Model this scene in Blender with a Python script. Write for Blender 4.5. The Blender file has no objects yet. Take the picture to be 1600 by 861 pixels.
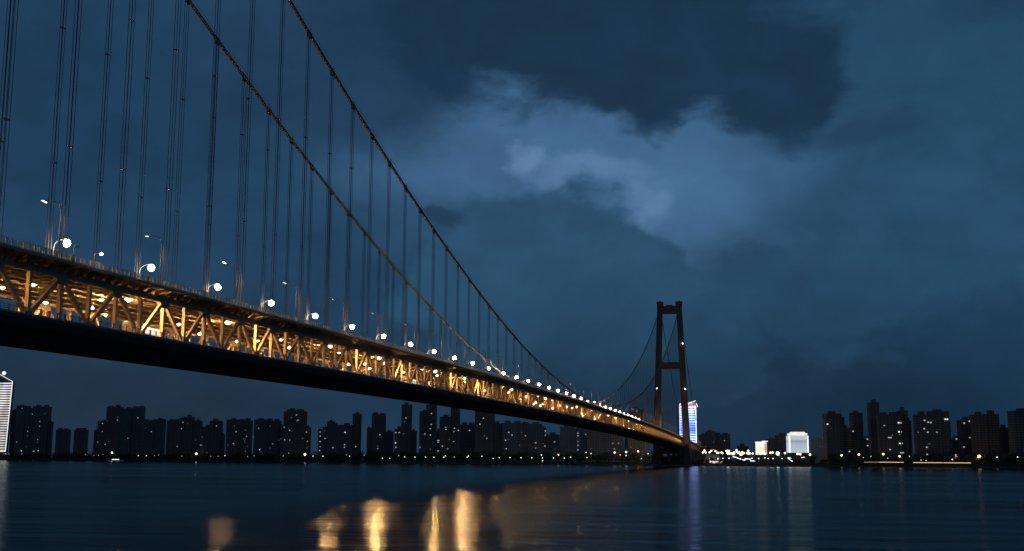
import bpy, math, random
from mathutils import Vector, Matrix
random.seed(11)
R = random.Random(5)
sc = bpy.context.scene
COL = sc.collection
PI = math.pi

# ------------------------------------------------------------------ camera solve (metres; bridge runs along +Y)
F, YAW, PITCH, ROLL, CX, CZ = 1843.864, .2129003, .1547068, .0044356, 119.9043, 7.765525
def ray(px, py):
    a, b = px-800, py-430.5
    c, s = math.cos(ROLL), math.sin(ROLL)
    a, b = a*c+b*s, -a*s+b*c
    r, u, f = a/F, -b/F, 1.
    f, u = f*math.cos(PITCH)-u*math.sin(PITCH), f*math.sin(PITCH)+u*math.cos(PITCH)
    return r, f, u
def at_f(px, py, f):                      # world point seen at a pixel of the photo, f metres ahead
    r, g, u = ray(px, py)
    k = f/g
    r, u = r*k, u*k
    return Vector((CX+r*math.cos(YAW)-f*math.sin(YAW), r*math.sin(YAW)+f*math.cos(YAW), CZ+u))
def bank_f(px): return 1921/(1+.912*(px-800)/1867)

cam = bpy.data.cameras.new('camera'); co = bpy.data.objects.new('camera', cam); COL.objects.link(co)
cam.sensor_width = 36; cam.lens = F/1600*36; cam.clip_start = .5; cam.clip_end = 60000
fw = Vector((-math.sin(YAW)*math.cos(PITCH), math.cos(YAW)*math.cos(PITCH), math.sin(PITCH)))
rt = Vector((math.cos(YAW), math.sin(YAW), 0)); up = rt.cross(fw)
c, s = math.cos(ROLL), math.sin(ROLL)
rt2 = rt*c + up*s; up2 = up*c - rt*s
# picture x axis tilts with the horizon, lower on the right
rt2, up2 = rt*c + up*s, up*c - rt*s
m3 = Matrix((rt2, up2, -fw)).transposed()
co.matrix_world = Matrix.Translation((CX, 0, CZ)) @ m3.to_4x4()
sc.camera = co
sc.view_settings.view_transform = 'Standard'; sc.view_settings.look = 'None'
sc.view_settings.exposure = 0; sc.view_settings.gamma = 1
sc.cycles.use_denoising = True
sc.cycles.max_bounces = 5; sc.cycles.diffuse_bounces = 3; sc.cycles.glossy_bounces = 3
sc.cycles.sample_clamp_indirect = 25; sc.cycles.use_light_tree = True
sc.cycles.caustics_reflective = False; sc.cycles.caustics_refractive = False

# ------------------------------------------------------------------ materials
def lin(v): v /= 255; return v/12.92 if v <= .04045 else ((v+.055)/1.055)**2.4
def srgb(r, g, b): return (lin(r), lin(g), lin(b), 1)
def mat(name, col, rough=.7, metal=0., var=.25, scale=.4, bump=0.):
    m = bpy.data.materials.new(name); m.use_nodes = True
    nt = m.node_tree; n = nt.nodes; b = n['Principled BSDF']
    b.inputs['Roughness'].default_value = rough; b.inputs['Metallic'].default_value = metal
    tc = n.new('ShaderNodeTexCoord'); nz = n.new('ShaderNodeTexNoise')
    nz.inputs['Scale'].default_value = scale; nz.inputs['Detail'].default_value = 5
    nt.links.new(tc.outputs['Object'], nz.inputs['Vector'])
    r = n.new('ShaderNodeValToRGB')
    r.color_ramp.elements[0].position = .3; r.color_ramp.elements[1].position = .7
    r.color_ramp.elements[0].color = tuple(x*(1-var) for x in col[:3])+(1,)
    r.color_ramp.elements[1].color = tuple(min(1, x*(1+var)) for x in col[:3])+(1,)
    nt.links.new(nz.outputs['Fac'], r.inputs['Fac']); nt.links.new(r.outputs['Color'], b.inputs['Base Color'])
    if bump:
        bp = n.new('ShaderNodeBump'); bp.inputs['Strength'].default_value = bump
        nt.links.new(nz.outputs['Fac'], bp.inputs['Height']); nt.links.new(bp.outputs['Normal'], b.inputs['Normal'])
    return m
def emis(name, col, strength, sample=True):
    m = bpy.data.materials.new(name); m.use_nodes = True
    b = m.node_tree.nodes['Principled BSDF']
    b.inputs['Base Color'].default_value = (.6, .6, .6, 1)
    b.inputs['Emission Color'].default_value = col[:3]+(1,); b.inputs['Emission Strength'].default_value = strength
    try: m.cycles.emission_sampling = 'AUTO' if sample else 'NONE'
    except Exception: pass
    return m
M = {}
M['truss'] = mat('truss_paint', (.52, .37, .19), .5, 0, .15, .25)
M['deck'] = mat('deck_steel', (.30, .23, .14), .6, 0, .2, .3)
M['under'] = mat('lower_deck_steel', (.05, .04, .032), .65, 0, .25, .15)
M['rail'] = mat('railing_paint', (.72, .62, .46), .5, 0, .15, .5)
M['cable'] = mat('cable_wrapping', (.16, .115, .075), .6, 0, .1, .03)
M['rope'] = mat('hanger_rope', (.05, .045, .04), .5, .3, .2, .3)
M['tower'] = mat('tower_paint', (.14, .085, .068), .75, 0, .2, .05, .1)
M['pole'] = mat('lamp_pole_steel', (.20, .19, .17), .4, .4, .1, 2)
M['head'] = mat('lamp_housing', (.25, .24, .22), .5, .2, .1, 3)
M['conc'] = mat('pier_concrete', (.22, .19, .16), .85, 0, .25, .1, .2)
M['bank'] = mat('bank_earth', (.06, .06, .05), .95, 0, .4, .03, .3)
M['leaf'] = mat('leaf', (.045, .06, .03), .8, 0, .35, .05)
M['bark'] = mat('bark', (.08, .06, .045), .9, 0, .3, 1)
M['asph'] = mat('asphalt', (.05, .05, .05), .85, 0, .2, .4)
M['warm'] = emis('street_lamp_glow', (1, .72, .40), 3000)
M['sodium'] = emis('ceiling_lamp_glow', (1, .53, .18), 1000)
M['globe'] = emis('globe_lamp_glow', (1, .78, .50), 300)
M['cold'] = emis('cold_lamp_glow', (.75, .87, 1), 30)
M['bus_glow'] = emis('bus_window_glow', (1, .84, .62), 1.3)

# ------------------------------------------------------------------ mesh builder
class MB:
    def __init__(s): s.v = []; s.f = []
    def add(s, vs, fs):
        k = len(s.v); s.v += [tuple(v) for v in vs]; s.f += [tuple(i+k for i in f) for f in fs]; return s
    def box(s, x0, x1, y0, y1, z0, z1):
        return s.add([(x, y, z) for z in (z0, z1) for x, y in ((x0, y0), (x1, y0), (x1, y1), (x0, y1))],
                     [(3, 2, 1, 0), (4, 5, 6, 7), (0, 1, 5, 4), (1, 2, 6, 5), (2, 3, 7, 6), (3, 0, 4, 7)])
    def frustum(s, c0, h0, c1, h1):       # tapered box: centre and half sizes (x, y) at the bottom and the top
        vs = []
        for cc, hh in ((c0, h0), (c1, h1)):
            for sx, sy in ((-1, -1), (1, -1), (1, 1), (-1, 1)): vs.append((cc[0]+sx*hh[0], cc[1]+sy*hh[1], cc[2]))
        return s.add(vs, [(3, 2, 1, 0), (4, 5, 6, 7), (0, 1, 5, 4), (1, 2, 6, 5), (2, 3, 7, 6), (3, 0, 4, 7)])
    def beam(s, a, b, w, h, upv=(1, 0, 0)):   # w along upv, h across
        a, b = Vector(a), Vector(b); d = (b-a).normalized(); u = Vector(upv); u = (u-d*u.dot(d)).normalized(); v = d.cross(u)
        vs = [p+u*sx*w/2+v*sy*h/2 for p in (a, b) for sx, sy in ((-1, -1), (1, -1), (1, 1), (-1, 1))]
        return s.add(vs, [(3, 2, 1, 0), (4, 5, 6, 7), (0, 1, 5, 4), (1, 2, 6, 5), (2, 3, 7, 6), (3, 0, 4, 7)])
    def tube(s, pts, rad, n=8):
        pts = [Vector(p) for p in pts]; rr = rad if isinstance(rad, list) else [rad]*len(pts)
        vs = []
        for i, p in enumerate(pts):
            d = (pts[min(i+1, len(pts)-1)]-pts[max(i-1, 0)]).normalized()
            ref = Vector((1, 0, 0)) if abs(d.x) < .9 else Vector((0, 1, 0))
            u = (ref-d*ref.dot(d)).normalized(); v = d.cross(u)
            vs += [p+(u*math.cos(2*PI*k/n)+v*math.sin(2*PI*k/n))*rr[i] for k in range(n)]
        fs = [(i*n+k, i*n+(k+1) % n, (i+1)*n+(k+1) % n, (i+1)*n+k) for i in range(len(pts)-1) for k in range(n)]
        fs += [tuple(range(n-1, -1, -1)), tuple(range((len(pts)-1)*n, len(pts)*n))]
        return s.add(vs, fs)
    def ball(s, c, r, n=8, m=5, sz=1.):
        vs = [(c[0], c[1], c[2]-r*sz)]
        for j in range(1, m):
            t = PI*j/m
            vs += [(c[0]+r*math.sin(t)*math.cos(2*PI*k/n), c[1]+r*math.sin(t)*math.sin(2*PI*k/n), c[2]-r*sz*math.cos(t)) for k in range(n)]
        vs.append((c[0], c[1], c[2]+r*sz)); L = len(vs)-1
        fs = [(0, 1+(k+1) % n, 1+k) for k in range(n)]
        fs += [(1+(j-1)*n+k, 1+(j-1)*n+(k+1) % n, 1+j*n+(k+1) % n, 1+j*n+k) for j in range(1, m-1) for k in range(n)]
        fs += [(L, 1+(m-2)*n+k, 1+(m-2)*n+(k+1) % n) for k in range(n)]
        return s.add(vs, fs)
    def sweep(s, prof, ys, zf):           # closed outline (x, dz) carried along the deck line
        n = len(prof)
        vs = [(x, y, zf(y)+z) for y in ys for x, z in prof]
        fs = [(i*n+k, i*n+(k+1) % n, (i+1)*n+(k+1) % n, (i+1)*n+k) for i in range(len(ys)-1) for k in range(n)]
        fs += [tuple(range(n-1, -1, -1)), tuple(range((len(ys)-1)*n, len(ys)*n))]
        return s.add(vs, fs)
    def build(s, name, m, parent=None, smooth=False, loc=None):
        me = bpy.data.meshes.new(name); me.from_pydata(s.v, [], s.f); me.update()
        import bmesh
        bm = bmesh.new(); bm.from_mesh(me); bmesh.ops.recalc_face_normals(bm, faces=bm.faces); bm.to_mesh(me); bm.free()
        me.materials.append(m)
        if smooth: me.polygons.foreach_set('use_smooth', [True]*len(me.polygons))
        o = bpy.data.objects.new(name, me); COL.objects.link(o)
        if parent: o.parent = parent
        if loc is not None: o.location = loc
        return o
def empty(name, loc=(0, 0, 0), rz=0, label=None, cat=None, group=None, parent=None):
    o = bpy.data.objects.new(name, None); COL.objects.link(o); o.location = loc; o.rotation_euler = (0, 0, rz)
    o.empty_display_size = .5
    if label: tag(o, label, cat, group)
    if parent: o.parent = parent
    return o
def tag(o, label, cat, group=None):
    o['label'] = label; o['category'] = cat
    if group: o['group'] = group
    return o
def structure(o): o['kind'] = 'structure'; return o
def dup(root, loc=None, rz=None, label=None, group=None):
    r = root.copy(); COL.objects.link(r)
    if loc is not None: r.location = loc
    if rz is not None: r.rotation_euler = (0, 0, rz)
    if label: r['label'] = label
    if group: r['group'] = group
    for ch in list(root.children):
        cc = ch.copy(); COL.objects.link(cc); cc.parent = r
        for g in list(ch.children):
            gg = g.copy(); COL.objects.link(gg); gg.parent = cc
    return r

# ------------------------------------------------------------------ bridge
W = 27.14; YM = 841.356; HALF = 843.6; YT = YM+HALF; Y0 = 290.34; PANEL = 9.; YS = 2151.
def zd(y):
    if y <= YT: return 44.9895-8.5517e-6*(y-YM)**2
    return 44.9895-8.5517e-6*HALF**2-.0145*(y-YT)
def zc(y): return 47.5184+2.48424e-4*(y-YM)**2
ZT = zc(YT)
first = Y0-PANEL*20; NP = int((YT-8-first)/PANEL)
ys_main = [first+PANEL*k for k in range(NP+1)] + [YT+8]
ys_all = ys_main + [YT+8+(YS-YT-8)*k/40 for k in range(1, 41)]

bridge = empty('suspension_bridge', (-W/2, YT, 0), 0,
    'long double-deck suspension bridge with lit golden truss crossing the river', 'bridge')
BI = Matrix.Translation((W/2, -YT, 0))
def bpart(mb, name, m, parent=None, smooth=False):
    o = mb.build(name, m, parent or bridge, smooth)
    if not parent: o.location = (W/2, -YT, 0)
    return o

# upper deck: slab, cantilever brackets and floor beams
mb = MB()
mb.sweep([(2.7, 0), (2.7, -.42), (.7, -.85), (-W-.7, -.85), (-W-2.7, -.42), (-W-2.7, 0)], ys_all, zd)
y = first+1.5
while y < YS:
    z = zd(y)
    if y < 1000 or int((y-first)/3) % 2 == 0:
        mb.box(-W+.5, -.5, y-.13, y+.13, z-1.95, z-.86)
        for sx, x0 in ((1, 0.), (-1, -W)):
            if y < 900:
                a = [(x0+sx*.5, z-.9), (x0+sx*2.55, z-.47), (x0+sx*2.55, z-.62), (x0+sx*.5, z-2.1)]
                vs = [(x, yy, zz) for yy in (y-.06, y+.06) for x, zz in a]
                mb.add(vs, [(0, 1, 2, 3), (7, 6, 5, 4), (0, 4, 5, 1), (1, 5, 6, 2), (2, 6, 7, 3), (3, 7, 4, 0)])
    y += 3
for x in (-4.5, -9, -13.57, -18, -22.6):
    mb.sweep([(x-.12, -.86), (x+.12, -.86), (x+.12, -2.2), (x-.12, -2.2)], ys_all, zd)
upper = bpart(mb, 'upper_deck', M['deck'])
mb = MB(); mb.sweep([(2.0, .004), (2.0, .03), (-W-2.0, .03), (-W-2.0, .004)], ys_all, zd)
mb.build('road_surface', M['asph'], upper)
def railing(xc, base, top, nr, step, yend):
    mb = MB(); ys = [q for q in ys_all if q <= yend]
    mb.sweep([(xc-.16, base), (xc+.16, base), (xc+.16, base+.28), (xc-.16, base+.28)], ys, zd)
    for k in range(nr):
        z = base+.28+(top-base-.28)*(k+1)/nr; r = .05 if k == nr-1 else .035
        mb.sweep([(xc-r, z-r*2), (xc+r, z-r*2), (xc+r, z), (xc-r, z)], ys, zd)
    y = ys[0]+.4; i = 0
    while y < ys[-1]:
        w = .15 if i % 5 else .2
        mb.box(xc-.08, xc+.08, y-w, y+w, zd(y)+base+.2, zd(y)+top+(0.02 if i % 5 else .05)); y += step; i += 1
    return mb
for xc in (2.45, -W-2.45): railing(xc, 0, 1.28, 6, 1.5, YS).build('railing', M['rail'], upper)
# lower deck
mb = MB()
mb.sweep([(1.1, -10.2), (1.1, -10.75), (.55, -12.05), (-W-.55, -12.05), (-W-1.1, -10.75), (-W-1.1, -10.2)], ys_all, zd)
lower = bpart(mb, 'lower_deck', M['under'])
mb = MB(); mb.sweep([(.7, -10.196), (.7, -10.17), (-W-.7, -10.17), (-W-.7, -10.196)], ys_all, zd)
mb.build('road_surface', M['asph'], lower)
for xc in (.95, -W-.95): railing(xc, -10.2, -8.9, 3, 2.25, YS).build('railing', M['head'], lower)

# side trusses
quota_v = {0: 68, 1: 32}
for side, x0 in enumerate((0., -W)):
    tr = empty('side_truss', (W/2, -YT, 0), parent=bridge)
    mb = MB()
    mb.sweep([(x0-.45, -1.5), (x0+.45, -1.5), (x0+.45, -2.65), (x0-.45, -2.65)], ys_all, zd)
    for k in range(NP+1):
        yy = first+PANEL*k
        if k % 2 == 0 and yy < 1000:
            z = zd(yy)
            a = [(-2.0, -2.64), (2.0, -2.64), (1.1, -3.7), (-1.1, -3.7)]
            vs = [(x0+sx*.4, yy+p, z+q) for sx in (-1, 1) for p, q in a]
            mb.add(vs, [(0, 1, 2, 3), (7, 6, 5, 4), (0, 4, 5, 1), (1, 5, 6, 2), (2, 6, 7, 3), (3, 7, 4, 0)])
    mb.build('top_chord', M['deck'], tr)
    mb = MB(); mb.sweep([(x0-.42, -10.16), (x0+.42, -10.16), (x0+.42, -9.75), (x0-.42, -9.75)], ys_all, zd)
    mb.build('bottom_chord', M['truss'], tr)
    rv, rd = MB(), MB(); nv = nd = 0
    ks = list(range(NP+1)) + [NP+2+j for j in range(int((YS-YT)/PANEL))]
    for k in ks:
        yy = first+PANEL*k; z = zd(yy)
        even = k % 2 == 0
        vm = MB(); vm.box(x0-.33, x0+.33, yy-.36, yy+.36, z-9.76, z-2.64)
        nxt = yy+PANEL
        dm = MB()
        if even: a, b = (x0, yy+.75, z-2.9), (x0, nxt-.5, zd(nxt)-9.8)
        else: a, b = (x0, yy+.5, z-9.8), (x0, nxt-.75, zd(nxt)-2.9)
        dm.beam(a, b, .56, .72)
        if yy > 140 and nv < quota_v[side]:
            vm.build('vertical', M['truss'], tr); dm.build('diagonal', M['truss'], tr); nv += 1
        else:
            rv.add(vm.v, vm.f); rd.add(dm.v, dm.f)
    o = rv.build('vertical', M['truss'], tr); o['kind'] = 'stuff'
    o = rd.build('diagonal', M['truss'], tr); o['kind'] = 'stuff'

# main cables with clamps, hand ropes
for x0 in (0., -W):
    mb = MB()
    pts = [(x0, YM-HALF+HALF*2*k/190, zc(YM-HALF+HALF*2*k/190)) for k in range(0, 191)]
    pts = [p for p in pts if p[1] > 60]
    mb.tube(pts, .46, 10)
    sp = [(x0, YT+(YS-YT)*k/16, ZT+(zd(YS)+1-ZT)*k/16-18*math.sin(PI*k/16)*.5) for k in range(17)]
    mb.tube(sp, .5, 8)
    cab = bpart(mb, 'main_cable', M['cable'], smooth=True)
    mb = MB()
    for dx in (-.42, .42): mb.tube([(p[0]+dx, p[1], p[2]+1.25) for p in pts], .025, 4)
    mb.build('hand_rope', M['rope'], cab)
def hanger_mesh(x0, y):
    zt, zb = zc(y), zd(y)+.1
    mb = MB(); cl = MB()
    if zt-zb > 1.5:
        for dx in (-.3, .3):
            for dy in (-.55, .55):
                mb.tube([(x0+dx, y+dy, zb), (x0+dx, y+dy, zt-1.0)], .062, 5)
        L = zt-zb
        k = 1
        while k*30 < L-8:
            zz = zb+k*30-9+(7 if x0 else 0)
            mb.box(x0-.34, x0+.34, y-.6, y+.6, zz-.07, zz+.07); k += 1
        for dy in (-.55, .55): mb.box(x0-.36, x0+.36, y+dy-.1, y+dy+.1, zt-1.35, zt-.9)
    else: mb.box(x0-.15, x0+.15, y-.15, y+.15, zb-.1, zt)
    sl = 2*2.48424e-4*(y-YM); n = Vector((0, 1, sl)).normalized()
    cl.tube([Vector((x0, y, zt))-n*.8, Vector((x0, y, zt))+n*.8], .58, 10)
    nn = Vector((0, -n.z, n.y))
    cl.beam(Vector((x0, y, zt))-n*.75, Vector((x0, y, zt))-n*.75-Vector((0, 0, 1.2)), .5, .5)
    cl.beam(Vector((x0, y, zt))+n*.75, Vector((x0, y, zt))+n*.75-Vector((0, 0, 1.2)), .5, .5)
    for q in (-.42, .42): cl.beam(Vector((x0+q, y, zt)), Vector((x0+q, y, zt+1.4)), .08, .08)
    return mb, cl
stock = []
for side, x0 in enumerate((0., -W)):
    k = -10
    while Y0+18*k < YT-12:
        stock.append((Y0+18*k, x0)); k += 1
stock = [q for q in stock if q[0] > 110]
stock.sort(key=lambda q: math.hypot(q[1]-CX, q[0]))
rh, rc = MB(), MB()
for i, (y, x0) in enumerate(stock):
    a, b = hanger_mesh(x0, y)
    if i < 100:
        h = bpart(a, 'hanger', M['rope']); b.build('cable_clamp', M['cable'], h)
    else: rh.add(a.v, a.f); rc.add(b.v, b.f)
o = bpart(rh, 'hanger', M['rope']); o['kind'] = 'stuff'
o2 = rc.build('cable_clamp', M['cable'], o); o2['kind'] = 'stuff'

# tower
tw = empty('tower', (0, 0, 0), parent=bridge)
def hs(z): return 13.57+(224-z)*.0385
def leg(sg):
    mb = MB()
    lv = [(1.5, 5.4, 7.2), (28, 4.9, 6.6), (140, 4.2, 5.4), (225, 3.7, 4.6)]
    for (z0, a0, b0), (z1, a1, b1) in zip(lv[:-1], lv[1:]):
        n = 8; vs = []
        for z, a, b in ((z0, a0, b0), (z1, a1, b1)):
            cx = sg*hs(z); ch = .9
            for px, py in ((-a+ch, -b), (a-ch, -b), (a, -b+ch), (a, b-ch), (a-ch, b), (-a+ch, b), (-a, b-ch), (-a, -b+ch)):
                vs.append((cx+px, py, z))
        mb.add(vs, [tuple(range(7, -1, -1)), tuple(range(8, 16))]+[(k, (k+1) % 8, 8+(k+1) % 8, 8+k) for k in range(8)])
    return mb
for sg in (1, -1):
    lg = leg(sg).build('leg', M['tower'], tw)
    mb = MB(); cx = sg*hs(228)
    mb.frustum((cx, 0, 225.02), (4.1, 5.2), (cx, 0, 229), (4.3, 5.4)); mb.box(cx-4.6, cx+4.6, -5.7, 5.7, 229.02, 231.6)
    mb.box(cx-1.2, cx+1.2, -1.5, 1.5, 231.61, 233)
    mb.build('saddle_cover', M['tower'], lg)
for z0, z1, b in ((214.5, 225.5, 3.6), (135.6, 145.2, 4.2), (16.5, 25.5, 5)):
    mb = MB(); h0, h1 = hs(z0)-3.6, hs(z1)-3.4
    mb.frustum((0, 0, z0), (h0, b), (0, 0, z1), (h1, b))
    if z0 > 200: mb.frustum((0, 0, z1+.01), (6, b-.5), (0, 0, z1+1.6), (3.6, b-.8))
    mb.build('crossbeam', M['tower'], tw)
mb = MB()
mb.frustum((0, 0, -3), (31, 13), (0, 0, 1.48), (29, 11))
mb.build('pier_base', M['conc'], tw)
for sg, z in ((1, 171), (1, 107), (-1, 108)):
    mb = MB(); mb.ball((sg*hs(z)+(2.6 if sg > 0 else -1), -6.1, z), .55, 6, 4)
    mb.build('beacon_lamp', M['cold'], tw)

# ------------------------------------------------------------------ approach viaduct beyond the side span
va = empty('approach_viaduct', (-W/2, YS, 0), 0, 'lit road viaduct running inland from the bridge on concrete piers', 'viaduct')
ysv = [YS+2+30*k for k in range(34)]
def zv(y): return max(9.5, zd(YS)-(y-YS)*.021)
mb = MB(); mb.sweep([(2.2, 0), (2.2, -.7), (-3, -2.6), (-W+3, -2.6), (-W-2.2, -.7), (-W-2.2, 0)], ysv, zv)
o = mb.build('deck', M['conc'], va); o.location = (W/2, -YS, 0)
for x in (2.0, -W-2.0):
    mb = MB(); mb.sweep([(x-.15, .01), (x+.15, .01), (x+.15, 1.1), (x-.15, 1.1)], ysv, zv)
    o = mb.build('parapet', M['rail'], va); o.location = (W/2, -YS, 0)
for k in range(1, 32, 1):
    y = YS+30*k+2
    for x in (-5, -W+5):
        mb = MB(); mb.frustum((x, y, 2), (1.6, 1.3), (x, y, zv(y)-2.59), (1.9, 1.3))
        o = mb.build('pier', M['conc'], va); o.location = (W/2, -YS, 0)
# piers under the side span
for k in range(5):
    y = YT+60+k*92
    t = empty('bridge_pier', (-W/2, y, 0), 0, 'twin-column concrete pier under the side span behind the tower', 'pier', 'piers under the side span')
    top = zd(y)-12.35
    mb = MB()
    mb.box(-15, 15, -2.2, 2.2, top-2.6, top); mb.build('cap_beam', M['conc'], t)
    for sx in (-1, 1):
        mb = MB(); mb.frustum((sx*9.5, 0, 1), (2.6, 1.9), (sx*9.5, 0, top-2.61), (2.2, 1.7)); mb.build('column', M['conc'], t)

# ------------------------------------------------------------------ street lamps of the upper deck
def make_street_lamp(label, globe=False):
    t = empty('street_lamp', (0, 0, 0), 0, label, 'street lamp', 'street lamps of the upper deck')
    e = .75 if globe else 0
    mb = MB(); mb.tube([(0, 0, 0), (0, 0, 5), (0, 0, 9.2+e), (.25, 0, 10.0+e), (.9, 0, 10.55+e), (1.9, 0, 10.85+e), (3.0, 0, 10.95+e)],
                       [.16, .13, .10, .09, .08, .07, .06], 7)
    mb.tube([(0, 0, 0), (0, 0, .7)], .24, 7)
    mb.build('pole', M['pole'], t, True)
    if globe:
        mb = MB(); mb.tube([(3.0, 0, 11.8), (3.0, 0, 11.55), (3.0, 0, 11.47)], [.12, .3, .42], 10); mb.box(2.9, 3.1, -.08, .08, 11.65, 11.85)
        hd = mb.build('lamp_head', M['head'], t)
        mb = MB(); mb.ball((3.0, 0, 10.73), .76, 12, 8); mb.build('lamp_globe', M['globe'], hd, True)
        return t
    til = math.radians(24)
    ax = Vector((math.sin(til), 0, -math.cos(til))); hc = Vector((3.35, 0, 10.75))
    def disc(n0, n1, r0, r1, n=16):
        u = Vector((math.cos(til), 0, math.sin(til))); v = Vector((0, 1, 0)); mb = MB(); vs = []
        for d, r in ((n0, r0), (n1, r1)): vs += [hc+ax*d+(u*math.cos(2*PI*k/n)+v*math.sin(2*PI*k/n))*r for k in range(n)]
        mb.add(vs, [(k, (k+1) % n, n+(k+1) % n, n+k) for k in range(n)]); return mb, n
    mb, q = disc(-.25, .0, .2, .50); mb.f += [tuple(range(q-1, -1, -1)), tuple(range(q, 2*q))]
    b2, q = disc(.002, .16, .50, .51); mb.add(b2.v, b2.f)
    hd = mb.build('lamp_head', M['head'], t)
    mb, q = disc(.02, .05, .46, .46); mb.f += [tuple(range(q-1, -1, -1)), tuple(range(q, 2*q))]
    mb.build('lamp_panel', M['warm'], hd)
    return t
proto = [None, None]
LS, L0 = 35.3, 180.9
ords = ['Nearest', 'Second nearest', 'Third nearest', 'Fourth nearest', 'Fifth nearest', 'Sixth nearest', 'Seventh nearest', 'Eighth nearest']
for row, (x, rz, dph) in enumerate(((-W+.4, 0., 3.4), (.5, PI, -.6))):
    for k in range(-2, 58):
        y = L0+LS*k+dph
        if y < 140 and row == 1: continue
        if row == 0: j = k-1
        else: j = k
        if j < 0: lab = 'tall curved street lamp on the upper deck just beyond the left edge'
        elif j < 8:
            lab = (ords[j]+' glaring street lamp in the far row of the upper deck') if row == 0 else \
                  (ords[j].replace('nearest', 'nearest')+' thin street lamp on the near railing, its head turned away')
        elif y < YT: lab = 'tiny glaring street lamp far along the far row of the upper deck' if row == 0 else \
                   'tiny thin street lamp far along the near railing of the upper deck'
        else: lab = 'tiny street lamp on the road beyond the bridge tower'
        z = (zd(y) if y < YS else zv(y))+.02
        if abs(y-YT) < 9: continue
        if proto[row] is None: proto[row] = make_street_lamp(lab, row == 0); proto[row].location = (x, y, z); proto[row].rotation_euler = (0, 0, rz)
        else: dup(proto[row], (x, y, z), rz, lab)

# short posts and the small cold lamp on the near edge
for k, (y, lab) in enumerate(((181.5, 'short pale post with curved top on near railing, leftmost'), (207, 'short pale post with curved top near the second bright lamp'))):
    t = empty('railing_post', (2.72, y, zd(y)-.1), 0, lab, 'post', 'short posts on the near railing')
    mb = MB(); mb.tube([(0, 0, 0), (0, 0, 2.6), (.05, .1, 2.9), (.2, .4, 3.05), (.3, .6, 3.0)], [.13, .12, .1, .08, .07], 7); mb.build('pole', M['pole'], t, True)
    mb = MB(); mb.box(.15, .45, .45, .8, 2.8, 2.98); mb.build('camera_head', M['head'], t)
t = empty('small_lamp', (2.72, 188, zd(188)-.05), 0, 'small cold white lamp on a bent post above the near railing', 'lamp')
mb = MB(); mb.tube([(0, 0, 0), (0, 0, 2.4), (.06, .1, 2.62), (.3, .5, 2.72), (.6, .8, 2.75)], [.1, .09, .07, .06, .05], 7); mb.build('pole', M['pole'], t, True)
mb = MB(); mb.ball((.72, .95, 2.7), .26); mb.build('lamp_glass', M['cold'], t)

# ------------------------------------------------------------------ lamps hung under the upper deck
def make_flood_lamp(label):
    t = empty('flood_lamp', (0, 0, 0), 0, label, 'lamp', 'lamps under the upper deck')
    mb = MB(); mb.tube([(0, 0, .75), (0, 0, .4)], .08, 6); mb.tube([(0, 0, .6), (0, 0, .36), (0, 0, .06)], [.14, .5, .8], 10); mb.f.pop(); mb.build('housing', M['head'], t)
    mb = MB(); mb.ball((0, 0, 0), .33, 8, 5); mb.build('lamp_glass', M['flood'], t)
    return t
def make_ceiling_lamp(label):
    t = empty('ceiling_lamp', (0, 0, 0), 0, label, 'lamp', 'lamps under the upper deck')
    mb = MB(); mb.tube([(0, 0, .75), (0, 0, .3)], .07, 6); mb.tube([(0, 0, .5), (0, 0, .38), (0, 0, -.07)], [.12, .4, .62], 9)
    mb.f.pop(); mb.build('housing', M['head'], t)
    mb = MB(); mb.ball((0, 0, 0), .29, 7, 4); mb.build('lamp_glass', M['sodium'], t)
    return t
cl0 = fl0 = None
M['flood'] = emis('flood_lamp_glow', (1, .56, .23), 4600)
rows = [(-3., 210., 'beside the near truss', (-2, 0, 2, 5, 7, 10, 12)), (-10., 211.6, 'over the near lanes', (-3, -1, 0, 4, 6, 8, 11, 13)),
        (-18., 214., 'over the far lanes', (-3, -1, 2, 4, 5, 8, 10, 12)), (-24., 214., 'beside the far truss', (-2, 0, 1, 3, 4, 8, 9, 13))]
RK = random.Random(21)
nn = ['first', 'second', 'third', 'fourth', 'fifth', 'sixth']
for x, ph, where, lit in rows:
    k = -4; j = -1 - sum(1 for q in lit if ph+22.5*q < (176 if x > -5 else 184))
    while ph+22.5*(k+1) < YT-10:
        k += 1
        if k not in lit and (k < 14 or RK.random() < .35): continue
        y = ph+22.5*k; j += 1
        if j < 0: lab = 'warm lamp under the upper deck just beyond the left edge, '+where
        elif j < 6: lab = 'warm lamp under the upper deck, %s of those %s' % (nn[j], where)
        else: lab = 'small warm lamp far along the row '+where+' under the upper deck'
        if x > -5 and k >= 0 and y < 520:
            lab = 'strong warm lamp just behind the near truss, '+('first', 'second', 'third', 'fourth', 'fifth', 'sixth')[lit.index(k)-1]+' from the left'
            if fl0 is None: fl0 = make_flood_lamp(lab); fl0.location = (x-2, y+3.4, zd(y)-2.42)
            else: dup(fl0, (x-2, y+3.4, zd(y)-2.42), 0, lab)
            continue
        if cl0 is None: cl0 = make_ceiling_lamp(lab); cl0.location = (x, y, zd(y)-2.5)
        else: dup(cl0, (x, y, zd(y)-2.5), 0, lab)
for k in range(9):
    y = YT+30+k*46
    dup(cl0, (-4, y, zd(y)-2.5), 0, 'small warm lamp under the deck of the side span beyond the tower')
t = empty('white_lamp', (-13.5, 214.4, zd(214.4)-3.9), 0, 'cold white lamp hung under the upper deck among the warm ones', 'lamp')
mb = MB(); mb.tube([(0, 0, 2.2), (0, 0, .2)], .05, 6); mb.build('rod', M['head'], t)
mb = MB(); mb.ball((0, 0, 0), .26); mb.build('lamp_glass', M['cold'], t)

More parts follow.
